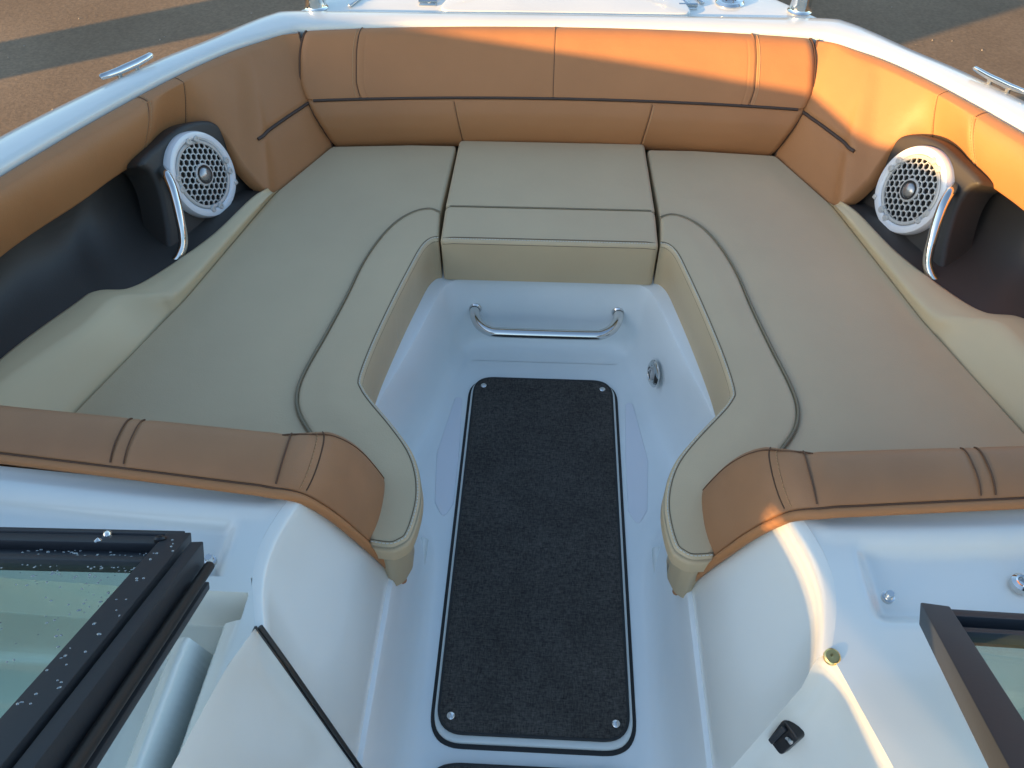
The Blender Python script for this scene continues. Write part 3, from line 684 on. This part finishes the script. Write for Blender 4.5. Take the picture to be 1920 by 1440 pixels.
# ---- consoles ---------------------------------------------------------
def topz(a, y, s):
    z = .603+.05*smst(.5, 1.2, a)*.6
    z += .006*smst(.672, .69, y)*(1-smst(.70, .715, y))                                   # front ridge
    if True:
        rec = smst(.50, .53, a)*(smst(.535, .56, y)-smst(.655, .675, y)); z -= .020*rec
    return z
wallp = [(0, .297), (.05, .297), (.12, .2975), (.20, .300), (.28, .313), (.36, .334), (.44, .358), (.50, .376), (.55, .392), (.580, .4015), (.592, .406), (.599, .4125), (.603, .426)]
def yf(z): return interp([(0, .93), (.1, .86), (.2, .800), (.60, .735)], z)
def ya(z, s): return interp([(0, .385), (.15, .389), (.26, .393), (.34, .407), (.43, .428), (.50, .445), (.55, .458), (.58, .475), (.603, .488)], z)
def wa(z): return interp(wallp, z)
for s in (-1, 1):
    rows = []
    for z, a in wallp:
        r = []
        for k in range(25):
            t = k/24; y = lerp(yf(z), ya(z, s), t)
            # the wall leans outboard a little towards mid length of the top (waist of the console)
            aa = a+.035*sin(pi*min(1, max(0, (t))))*smst(.35, .60, z)*(1 if t < 1 else 0)*.9
            r.append(Vector((s*aa, y, z)))
        rows.append(r)
    v, f = gridvf(rows); side = link('console_side', v, flipf(f, s), 'gelcoat', boat, angle=60)
    # top, starting from the ridge
    rows = []
    for i in range(70):
        q = i/69; r = []
        for k in range(61):
            t = k/60
            y0 = .735; yb = .488; yend = .20 if True else .2
            y = lerp(.735, .16, t)
            tt = (y0-y)/(y0-yb)
            ed = .426+.035*sin(pi*min(1, max(0, tt)))*.9 if tt <= 1 else interp([(.16, .515), (.336, .473), (.488, .426)], y)
            a = ed+(1.30-ed)*q**1.4
            z = lerp(.603, topz(a, y, s), smst(0, .03, a-ed))
            r.append(Vector((s*a, y+.03*max(0, a-.42)*(1 if y > .6 else (y-.16)/.44), z)))
        rows.append(r)
    if s < 0: rows = [[Vector((p.x, max(p.y, .57), p.z)) if p.y < .57 else p for p in r][:next((k for k, p in enumerate(r) if p.y < .57), len(r))+1] for r in rows]
    if s < 0:
        m_ = min(len(r) for r in rows); rows = [r[:m_-1]+[Vector((r[m_-1].x, .57, r[m_-1].z))] for r in rows]
    v, f = gridvf(rows); link('console_top', v, flipf(f, -s), 'gelcoat', boat, angle=60)
    # aft face: ruled between the seam line and the edge of the top
    G = [Vector((a, ya(z, 1), z)) for z, a in reversed(wallp)]; nG = len(G)
    E_ = cat([(.426, .488, .603), (.450, .43, .603), (.465, .37, .603), (.479, .31, .603), (.493, .25, .603), (.505, .20, .603), (.515, .16, .603)], 6)
    _d = [0]
    for q1, q2 in zip(G, G[1:]): _d.append(_d[-1]+(q2-q1).length)
    E_ = [E_[0].lerp(E_[0], 0) if 0 else (lambda x: E_[int(x)].lerp(E_[min(len(E_)-1, int(x)+1)], x-int(x)))(min(len(E_)-1.001, dd/_d[-1]*(len(E_)-1))) for dd in _d]
    rows = []
    for g, e_ in zip(G, E_):
        r = []
        for k in range(15):
            t = k/14; p = g.lerp(e_, t); p = p+Vector((.6, .5, -.6))*.045*sin(pi*t)*min(1, (g-e_).length/.15)*(1-.5*t); r.append(Vector((s*p.x, p.y, p.z)))
        rows.append(r)
    v, f = gridvf(rows); link('console_aft_face', v, flipf(f, -s), 'gelcoat', boat, angle=60)
    # base moulding where the side meets the walkway floor
    bl = cat([(.289, .99, .03), (.287, .88, .03), (.286, .76, .03), (.288, .66, .03), (.296, .60, .03), (.315, .555, .03), (.36, .535, .03)], 6)
    tube('base_moulding', mir(bl, s), .013, 'gelcoat', boat, sides=12)
# moulded ribs and troughs of the left dash, aft of the windshield base
rows = []
as_ = [k/200 for k in range(201)]
def ribz(a, y, ed):
    z = .603+.05*smst(.5, 1.2, a)*.6
    tr = smst(.462, .466, a-(ed-.426)*.5)
    rib1 = interp([(.0, 0), (.495, -.022), (.4955, -.022)], 0)
    dz = interp([(.40, 0), (.452, 0), (.458, -.002), (.478, -.014), (.484, -.022), (.486, -.11), (.508, -.11), (.512, -.03), (.520, -.004), (.526, 0), (.540, -.008), (.546, -.014), (.549, -.11), (.62, -.12), (1.3, -.10)], a)
    flat = interp([(.40, 0), (.452, 0), (.456, -.11), (1.3, -.11)], a)
    back = smst(.545, .537, y); front = smst(.512, .500, y) if a < .495 else smst(.482, .470, y)
    return z+lerp(0, lerp(flat, dz, front), back)
ysr = [.57-k*.0025 for k in range(32)]+[.49-k*.01 for k in range(1, 42)]
for y in ysr:
    yy = max(y, .16); ed = interp([(.16, .515), (.20, .505), (.25, .493), (.31, .479), (.37, .465), (.43, .450), (.488, .426), (.57, .455)], yy)
    r = []
    for t in as_:
        a = ed+t*.16 if t <= .5 else None
        a = ed+.24*t/.75 if t <= .75 else ed+.24+(t-.75)/.25*.55
        sh = (ed-.426)*.12 if y < .488 else 0
        r.append(Vector((-a, y, ribz(a-sh, y, ed))))
    rows.append(r)
v, f = gridvf(rows); link('dash_ribs', v, f, 'gelcoat', boat, angle=40)
# weatherstrip on the left seam
G = [Vector((-a-(-.004), y+.0, z+.006)) for a, y, z in [(wa(z)-.004, ya(z, 1)+.002, z-.004) for z in (.603, .55, .50, .43, .34, .26, .12)]]
ws = tube('weatherstrip', cat(G, 6), .0055, 'rubber', boat, flat=.7)
tube('bead', [p+Vector((-.006, -.002, .004)) for p in cat(G, 6)], .002, 'black_plastic', ws)
# little caps, snaps, gold stud, latch
def button(name, u, v_, z, r, material, n=(0, 0, 1), h=.006, hole=False):
    O = Z(u, v_, z); mb = MB(); pr = [(r, -.002), (r, h*.4), (r*.75, h), (r*.45, h*(.5 if hole else 1.15)), (0, h*(.3 if hole else 1.2))]
    mb.add(*lathevf(pr, frame_at(O, n, (0, 1, 0.01)), 22)); return mb.build(name, material, boat)
for u, v_ in ((395, 1052), (1665, 1120)):
    O = Z(u, v_, .606); mb = MB(); mb.add(*lathevf([(.0095, -.004), (.0095, .002), (.006, .003), (.0045, .007), (.0065, .010), (.0055, .013), (0, .013)], frame_at(O, (0, 0, 1), (0, 1, 0)), 20)); mb.build('snap_stud', 'chrome', boat)
O = Z(1914, 1095, .600); mb = MB(); mb.add(*lathevf([(.016, -.004), (.016, .006), (.011, .010), (.008, .009), (.006, .003), (0, .003)], frame_at(O, (0, 0, 1), (0, 1, 0)), 24)); mb.build('snap_socket', 'chrome', boat)
O = Z(1561, 1231, .604); mb = MB(); mb.add(*lathevf([(.012, -.006), (.012, .000), (.010, .0018), (.004, .0022), (0, .0012)], frame_at(O, (0, -.2, 1), (0, 1, 0)), 24)); mb.build('gold_stud', 'brass', boat)
nq = Vector((1, 0, .26)).normalized(); O = BP(706, 1351, Vector((-.300, .5, .15)), nq); mb = MB(); mb.add(*lathevf([(.009, -.002), (.009, .002), (.005, .005), (0, .0055)], frame_at(O+nq*.002, nq), 20)); mb.build('screw_cap', 'gelcoat', boat)
_G = Vector((wa(.43), ya(.43, 1), .43)); _E = Vector((.465, .37, .603)); _g2 = Vector((wa(.34), ya(.34, 1), .34))
nl = (_E-_G).cross(_g2-_G).normalized(); nl = nl if nl.y < 0 else -nl
O = BP(1475, 1378, _G.lerp(_E, .5)+Vector((.6, .5, -.6))*.026, nl)+nl*.008
fr = frame_at(O, nl); mb = MB()
lt = slab('latch_plate', roundpoly([(-.017, -.028, 0), (.017, -.028, 0), (.017, .028, 0), (-.017, .028, 0)], .008), -.03, .004, 'black_plastic', boat, frame=fr, r=.003, step=.003)
mb.add(*bar(fr[0]+nl*.008+fr[2]*.022-fr[1]*.006, fr[0]+nl*.008-fr[2]*.022-fr[1]*.006, .009, .006, nl)); mb.build('latch_lever', 'frame_black', lt)
mb = MB(); mb.add(*lathevf([(.006, .005), (.006, .009), (0, .010)], (fr[0]+fr[2]*.012+fr[1]*.01, fr[1], fr[2], nl), 16)); mb.build('keyhole', 'chrome', lt)

# ---- bolsters on the consoles ---------------------------------------
WDT = [(q.x, q.y) for q in cat([(.185, .045, 0), (.21, .085, 0), (.26, .122, 0), (.34, .150, 0), (.43, .163, 0), (.52, .162, 0), (.58, .148, 0), (.61, .128, 0), (.63, .112, 0)], 6)]
def bolster(s, label):
    O = Vector((s*.7, .82, .5)); e = empty('bolster_cushion', O); tag(e, label, 'bolster', 'tan bolsters over the front edges of the consoles')
    def loc(o):
        for vv in o.data.vertices: vv.co -= O
        o.parent = e; return o
    path = cat([(1.35, .646), (1.0, .638), (.70, .630), (.50, .624), (.445, .620), (.415, .600), (.385, .545), (.352, .45), (.322, .34), (.304, .25), (.294, .195)][::1] and [Vector((a, 0, z)) for a, z in [(1.35, .646), (1.0, .640), (.70, .634), (.52, .629), (.468, .627), (.430, .612), (.399, .572), (.372, .512), (.350, .44), (.322, .34), (.304, .25), (.292, .185)]], 8)
    path = resample(path, .012)
    L = len(path)
    def P(i, w):     # w 0 rear edge .. 1 front edge, then down the front
        p = path[i]; t = (path[min(L-1, i+1)]-path[max(0, i-1)]).normalized(); n_ = Vector((-t.z, 0, t.x)); n_ = n_ if n_.z > 0 or (abs(n_.z) < .9 and n_.x < 0) else -n_
        if n_.x > .0 and p.x < .45: n_ = -n_
        down = 1-smst(.25, .62, p.z)
        yr = interp([(.185, .803), (.25, .786), (.6, .733), (.63, .722)], p.z) if p.x < .46 else .724+.085*(p.x-.46)
        # width grows in the corner and narrows to the tip
        wd = interp(WDT, p.z) if p.x < .46 else .112-.012*min(1, (p.x-.46)/.5)
        y = yr+wd*min(1, w)
        th = .034*interp([(.185, .25), (.30, .7), (.5, 1)], p.z)
        if w <= 1: k = w; h = th*(1-abs(2*((max(0, min(1, k*.95+.05))**1.25)-.5))**2.6)**.5 if 0 < k < 1 else 0
        else: h = 0
        ctr = 1
        return Vector((p.x, y, p.z))+n_*(h*.75-.001)
    ws_ = [0, .004, .012, .025, .045, .07, .1, .15, .2, .3, .4, .5, .6, .7, .78, .84, .89, .93, .96, .98, .992, 1]
    gro = (.60, .455)
    rows = []
    for i in range(L):
        r = [P(i, w) for w in ws_]; p = path[i]; g = 0
        for a0 in (.715, .742):
            g += .003*exp(-((p.x-a0)/.007)**2) if p.x > .6 else 0
        t = (path[min(L-1, i+1)]-path[max(0, i-1)]).normalized()
        for a0 in (.418, .452):
            g += .0025*exp(-((p.x-a0)/.006)**2) if p.z > .58 else 0
        r = [q-Vector((0, 0, g)) if 0 < k < len(r)-1 else q for k, q in enumerate(r)]
        # front face down to the seat
        f_ = r[-1]; zlow = max(.30, .39)
        r.append(Vector((f_.x+.006*(p.x < .45), f_.y+.002, f_.z-.02))); r.append(Vector((max(f_.x, .31)+.03*(p.x < .45), f_.y-.012, min(f_.z-.03, .36))))
        rows.append([Vector((s*q.x, q.y, q.z)) for q in r])
    v, f = gridvf(rows); loc(link('upholstery', v, flipf(f, -s), 'tan_worn', None, angle=75))
    def sub(name, pts, r, mt, **k): loc(dashed(name, [(s*p[0], p[1], p[2]) for p in pts], r, mt) if 'stitch' in mt else tube(name, [(s*p[0], p[1], p[2]) for p in pts], r, mt, None, **k))
    def at(a0, w):
        i = min(range(L), key=lambda k: abs(path[k].x-a0)+(0 if path[k].z > .50 or a0 < .38 else 9)); return P(i, w)
    for a0, mt, rd in ((.742, 'tan_welt_seam_shade', .0016), (.715, 'tan_welt_seam_shade', .0013), (.738, 'tan_stitch', .0013), (.719, 'tan_stitch', .001), (.452, 'tan_welt_seam_shade', .0016), (.418, 'tan_welt_seam_shade', .0012), (.422, 'tan_stitch', .001)):
        pts = []
        for k in range(1, 30):
            w = k/30; q = at(a0, w); pts.append((q.x, q.y, q.z-.0005))
        sub('seam', pts, rd, mt, sides=6)
    sub('seam', [tuple(P(i, .90)+Vector((0, 0, .0005))) for i in range(L-3) if path[i].x < .47], .0014, 'tan_welt_seam_shade', sides=6)
    # flat tan border and welt along the rear edge
    sub('welt', [tuple(P(i, 0)+Vector((0, -.001, .004))) for i in range(L-2)], .0035, 'tan_welt_seam_shade', sides=8)
    sub('border', [tuple(P(i, 0)+Vector((-.004*(path[i].x < .45), -.009, .0))) for i in range(L-1)], .0085, 'tan_vinyl', sides=10)
    return e
bolster(-1, 'worn tan bolster pad over the left console front edge, wholly shaded')
bolster(1, 'tan bolster pad over the right console front edge with a small sunlit corner')
# small beige pads under the ends of the bolsters
for s in (-1, 1):
    px = ((752, 985), (768, 1010), (765, 1055), (753, 1080), (735, 1060), (730, 1000))
    P_ = Vector((-.315, .82, .26)); n_ = Vector((.8, -.45, .42)).normalized()
    e = empty('end_pad', (s*.29, .80, .2)); tag(e, 'small beige pad below the lower end of the '+('left' if s < 0 else 'right')+' tan bolster', 'pad', 'small beige end pads')
    pts = [(.300, .752), (.280, .768), (.268, .80), (.270, .85), (.34, .90), (.36, .80)]
    o = slab('pad', roundpoly(mir([(a, y, 0) for a, y in pts], s), .02), .235, .352, 'beige_side', None, r=.02, step=.006)
    for vv in o.data.vertices: vv.co -= Vector((s*.29, .80, .2))
    o.parent = e

# ---- windshields -----------------------------------------------------
def windshield(s):
    # plane: X axis along the base, D rises aft and slightly inboard
    b0 = Vector((.533, .556, .715)) if s < 0 else Vector((.533, .492, .718))
    t0 = Vector((.462, .182, 1.00)) if s < 0 else Vector((.405, .219, 1.00))
    D = (t0-b0).normalized(); X = Vector((1, -.02, 0)).normalized(); N = X.cross(D).normalized()
    if N.y > 0: N = -N                 # towards the camera / aft-up
    N = N if N.z > 0 else -N
    S = lambda p: Vector((p.x*s, p.y, p.z))
    w = empty('windshield_part'); bpy.data.objects.remove(w)
    mb = MB(); Ns = S(N)
    Lh = .62
    mb.add(*bar(S(b0-X*.012), S(b0+X*.9), .030, .022, Ns)); mb.add(*bar(S(b0+D*.0+X*.0-D*.016), S(t0+D*.3), .036, .032, Ns))
    fo = mb.build('windshield', 'frame_black', boat, angle=30)
    fo['label'] = 'black framed glass windshield on the '+('left' if s < 0 else 'right')+' console'
    # second, thinner rails
    mb = MB(); mb.add(*bar(S(b0+D*.066+X*.02), S(b0+D*.066+X*.9), .018, .018, Ns)); mb.add(*bar(S(b0+D*.03+X*.02-N*.006), S(b0+D*.03+X*.9-N*.006), .034, .006, Ns))
    mb.build('inner_rail', 'frame_black', fo, angle=30)
    g0 = b0+D*.07+X*.012; v = [S(g0+N*h+X*a+D*d) for h in (-.002, .002) for a, d in ((0, 0), (.9, 0), (.9, .75), (0, .75))]
    link('glass', v, [(0, 1, 2, 3), (7, 6, 5, 4), (0, 4, 5, 1), (1, 5, 6, 2), (2, 6, 7, 3), (3, 7, 4, 0)], 'tinted_glass', fo, smooth=False)
    # side lip of the post (dark inner face) and gasket
    return fo, b0, D, X, N, S
wl_ = windshield(-1); wr_ = windshield(1)
fo, b0, D, X, N, S = wl_
# folded centre door beside the left windshield: a second post layer, strip and hinge screw
mb = MB(); q0 = b0-X*.033+D*.004-N*.010
mb.add(*bar(S(q0), S(q0+D*.8), .018, .042, S(N))); mb.build('folded_door_stile', 'frame_black', fo, angle=30)
mb = MB(); q1 = b0-X*.052+D*.015-N*.022
mb.add(*tubevf([S(q1), S(q1+D*.8)], .0075, 12)); mb.build('door_seal', 'rubber', fo)
mb = MB(); q2 = b0-X*.044+D*.03-N*.045
mb.add(*bar(S(q2), S(q2+D*.8), .022, .012, S(N))); mb.build('door_edge', 'frame_black', fo, angle=30)
mb = MB(); q3 = b0+D*-.022+X*-.005+N*.004
mb.add(*bar(S(q3), S(q3+X*.9), .014, .02, S(N))); mb.build('folded_door_rail', 'frame_black', fo, angle=30)
O = S(b0+X*.018+D*.012+N*.0172); mb = MB(); mb.add(*lathevf([(.0085, -.004), (.0085, .001), (.006, .0035), (.003, .0035), (.0025, .002), (0, .002)], frame_at(O, S(N)), 20)); mb.build('hinge_screw', 'black_plastic', fo)
O = S(b0+X*.105-D*.012+N*.012); mb = MB(); mb.add(*lathevf([(.007, -.012), (.008, -.002), (.006, .004), (.0, .006)], frame_at(O, S(N)), 20)); mb.add(*lathevf([(.007, -.012), (.007, -.002), (.0, .003)], frame_at(O+S(D)*.02+S(X)*.006, S(N)), 20)); mb.build('catch', 'chrome', fo)
# water droplets on the frame and glass
mb = MB()
def drop(O, n_, r, h, st=1):
    fr = frame_at(O, n_, (0, 1, .3)); a = random.random()*6.28; ex = (fr[1]*cos(a)+fr[2]*sin(a)); ey = fr[3].cross(ex)
    mb.add(*lathevf([(r, -.0002), (r*.93, h*.45), (r*.6, h*.85), (.0, h)], (O, ex*st, ey, fr[3]), 10))
for k in range(30):
    d_ = random.random()*.42; x_ = (random.random()-.5)*.028; rr2 = random.uniform(.0008, .0021)
    drop(S(b0+D*d_+X*x_+N*.0162), S(N), rr2, rr2*.6, random.uniform(.8, 1.8))
for k in range(130):
    x_ = .03+random.random()**1.3*.20; d_ = .078+random.random()**1.6*.25; rr2 = random.uniform(.0006, .0021)
    drop(S(b0+D*d_+X*x_+N*.0021), S(N), rr2, rr2*.55, random.uniform(.7, 1.6))
for k in range(40):
    x_ = .03+random.random()*.20; d_ = .015+random.random()*.03; rr2 = random.uniform(.001, .0028)
    drop(S(b0+D*d_+X*x_-N*.003+N*.0005), S(N), rr2, rr2*.6, random.uniform(.8, 1.6))
o = mb.build('water_droplets', 'water', fo, angle=80); o['kind'] = 'stuff'

# ---- cleats ------------------------------------------------------------
for s in (-1, 1):
    A = half(Z(190, 135, .752)); Bq = half(Z(290, 92, .752)); A2 = half(Z(1825, 118, .752)); 
    c0 = Vector((1.150, 1.975, .752)); dr = Vector((-.085, .150, -.004)).normalized()
    mb = MB(); pts = [c0+dr*t for t in (-.085, -.08, -.06, -.03, 0, .03, .06, .08, .085)]
    for k, dz in ((0, .004), (1, .004), (2, .002), (6, .002), (7, .004), (8, .004)): pts[k] = pts[k]+Vector((0, 0, dz))
    mb.add(*tubevf(mir(pts, s), [.004, .008, .009, .010, .0105, .010, .009, .008, .004], 12, flat=.75))
    for t in (-.028, .028):
        p = c0+dr*t; mb.add(*tubevf(mir([p, p+Vector((.004, .002, -.02)), p+Vector((.006, .003, -.042))], s), [.007, .0065, .010], 12))
    mb.add(*boxvf((s*(c0.x+.006), c0.y+.003, c0.z-.043), (.05, .05, .004), None, .001))
    mb.build('cleat', 'chrome', boat)

# ================================================================== ground and what shades it
gz = -1.2
me_v = [(-400, -400, gz), (400, -400, gz), (400, 400, gz), (-400, 400, gz)]
g = link('ground', me_v, [(0, 1, 2, 3)], 'asphalt', smooth=False); tag(g, kind='structure')
mat('stone', (.30, .26, .21), .9)
mb = MB()
for k in range(160):
    x = random.uniform(-7, 7); y = random.uniform(3.5, 10); r = random.uniform(.003, .009)
    mb.add(*lathevf([(r, 0), (r*.9, r*.5), (r*.4, r*.9), (0, r)], (Vector((x, y, gz)), Vector((1, .3, 0)), Vector((-.2, random.uniform(.6, 1.1), 0)), Vector((0, 0, 1))), 7))
o = mb.build('gravel', 'stone', None, angle=20); tag(o, 'loose pale stones scattered on the ground beyond the boat', 'gravel', kind='stuff')
# ---- light
AZ, EL = radians(58), radians(10)
d = Vector((sin(AZ)*cos(EL), cos(AZ)*cos(EL), -sin(EL)))
sl = bpy.data.lights.new('sun', 'SUN'); sl.energy = 4.5; sl.angle = radians(.4); sl.color = (1, .58, .20)
so = bpy.data.objects.new('sun', sl); COL.objects.link(so); so.rotation_euler = d.to_track_quat('-Z', 'Y').to_euler(); so.location = (-5, -3, 4)
w = bpy.data.worlds.new('World'); sc.world = w; w.use_nodes = True; nt = w.node_tree
sk = nt.nodes.new('ShaderNodeTexSky'); sk.sky_type = 'NISHITA'; sk.sun_disc = False; sk.sun_elevation = EL; sk.sun_rotation = (AZ+pi) % (2*pi); sk.air_density = 1.0; sk.dust_density = .8; sk.ozone_density = 1.5
bgn = nt.nodes['Background']; nt.links.new(sk.outputs[0], bgn.inputs[0]); bgn.inputs[1].default_value = .15
# added unseen blocker, top edge shaped to cast the shade line, in the sun's own frame: l = sideways, h = height
dh = Vector((sin(AZ), cos(AZ), 0)); lat = Vector((cos(AZ), -sin(AZ), 0)); te = math.tan(EL)
def LH(P): return (P.dot(lat), P.z+te*P.dot(dh))
edge_pts = [Z(557, 22, .706), Z(735, 44, .706)]+[B(u, v_, 'y', y) for u, v_, y in ((1037, 93, 2.335), (1200, 117, 2.312), (1280, 130, 2.30), (1407, 153, 2.272), (1513, 173, 2.244))]+[Z(1640, 267, .555), Z(1790, 335, .60), Z(1900, 400, .60)]
EP = sorted([LH(p) for p in edge_pts])

def occluder_piece(name, label, catg, poly, dist, thick=.12, material='gelcoat'):
    fr = (dh*(-dist)+Vector((0, 0, te*dist)), lat, Vector((0, 0, 1)), -dh)
    v, f = slabvf([(a, b_) for a, b_ in poly], fr, 0, thick, .01, 0, None); o = tri(link(name, v, f, material, None, angle=30)); tag(o, label, catg); return o
LOWH = -1.25
mat('blocker_grey', (.30, .28, .25), .8, mottling=((.22, .20, .18), .4, .7))  # colour of the added unseen blockers
DIST = 2.6
# one tall added panel, slotted to light the console streak: [l0, l1] x [h0, h1] pieces plus the slanting top
fr = (dh*(-DIST)+Vector((0, 0, te*DIST)), lat, Vector((0, 0, 1)), -dh)
L0 = EP[0][0]-.5; HA, HB_ = .575+te*.63, .611+te*.63; la, lb = -.43, .2
mb = MB()
top = [(L0, EP[0][1]+.06)]+EP+[(EP[-1][0]+.06, EP[-1][1]-.09), (-.60, .84), (-.45, .88), (1.0, .92)]
pieces = [[(L0, -1.9), (1.0, -1.9), (1.0, HA), (L0, HA)], [(L0, HA), (la, HA), (la, HB_), (L0, HB_)], [(lb, HA), (1.0, HA), (1.0, HB_), (lb, HB_)], [(1.0, HB_), (L0, HB_)]+top]
pieces += [[(la, HA+.0045+k*.012), (lb, HA+.0045+k*.012), (lb, HA+.0115+k*.012), (la, HA+.0115+k*.012)] for k in range(3)]  # bars dim the sun streak let through the slot
for q in pieces:
    v, f = slabvf(q, fr, 0, .004, .0008, 0, None); mb.add(v, f)
o = mb.build('sun_blocker', 'blocker_grey', None, angle=30); tag(o, 'added tall grey sun blocker with a narrow slot, standing beside the boat outside the view', 'blocker')
for (l0, l1, h1, dist, lab) in ((-5.95, -4.1, .2, 7.0, 'added low grey sun blocker standing off to the left, outside the view'), (-8.02, -7.27, .2, 8.5, 'added narrow grey pillar farther off to the left, outside the view')):  # unseen blockers added to cast the shade bands on the ground
    fr2 = (dh*(-dist)+Vector((0, 0, te*dist)), lat, Vector((0, 0, 1)), -dh)
    v, f = slabvf([(l0, -1.9-te*dist*0), (l1, -1.9), (l1, h1), (l0, h1)], fr2, 0, .3, .01, 0, None); o = tri(link('low_occluder' if l1 > -5 else 'occluder', v, f, 'blocker_grey', None)); tag(o, lab, 'low_occluder' if l1 > -5 else 'occluder')
# far dark ring, unseen, added to cut low sky light, open towards the sun
mat('horizon_dark', (.05, .055, .04), .95, mottling=((.09, .08, .055), .4, .6), mscale=.05)
rows = []
for k in range(97):
    a = AZ+pi+radians(11)+k/96*(2*pi-radians(22)); hgt = (9+4*sin(a*3+1)+2.5*sin(a*7)+1.5*sin(a*17+2))*lerp(.45, 1, smst(0, .08, k/96)*smst(1, .92, k/96)); R2 = 55
    rows.append([Vector((sin(a)*(R2-6), cos(a)*(R2-6), gz)), Vector((sin(a)*R2, cos(a)*R2, gz+hgt*.7)), Vector((sin(a)*(R2+6), cos(a)*(R2+6), gz+hgt)), Vector((sin(a)*(R2+25), cos(a)*(R2+25), gz))])
v, f = gridvf(rows); o = link('horizon_ring', v, f, 'horizon_dark', None); tag(o, kind='structure')
sc.view_settings.view_transform = 'Standard'; sc.view_settings.look = 'None'; sc.view_settings.exposure = 1.68; sc.view_settings.gamma = 1
sc.render.engine = 'CYCLES'
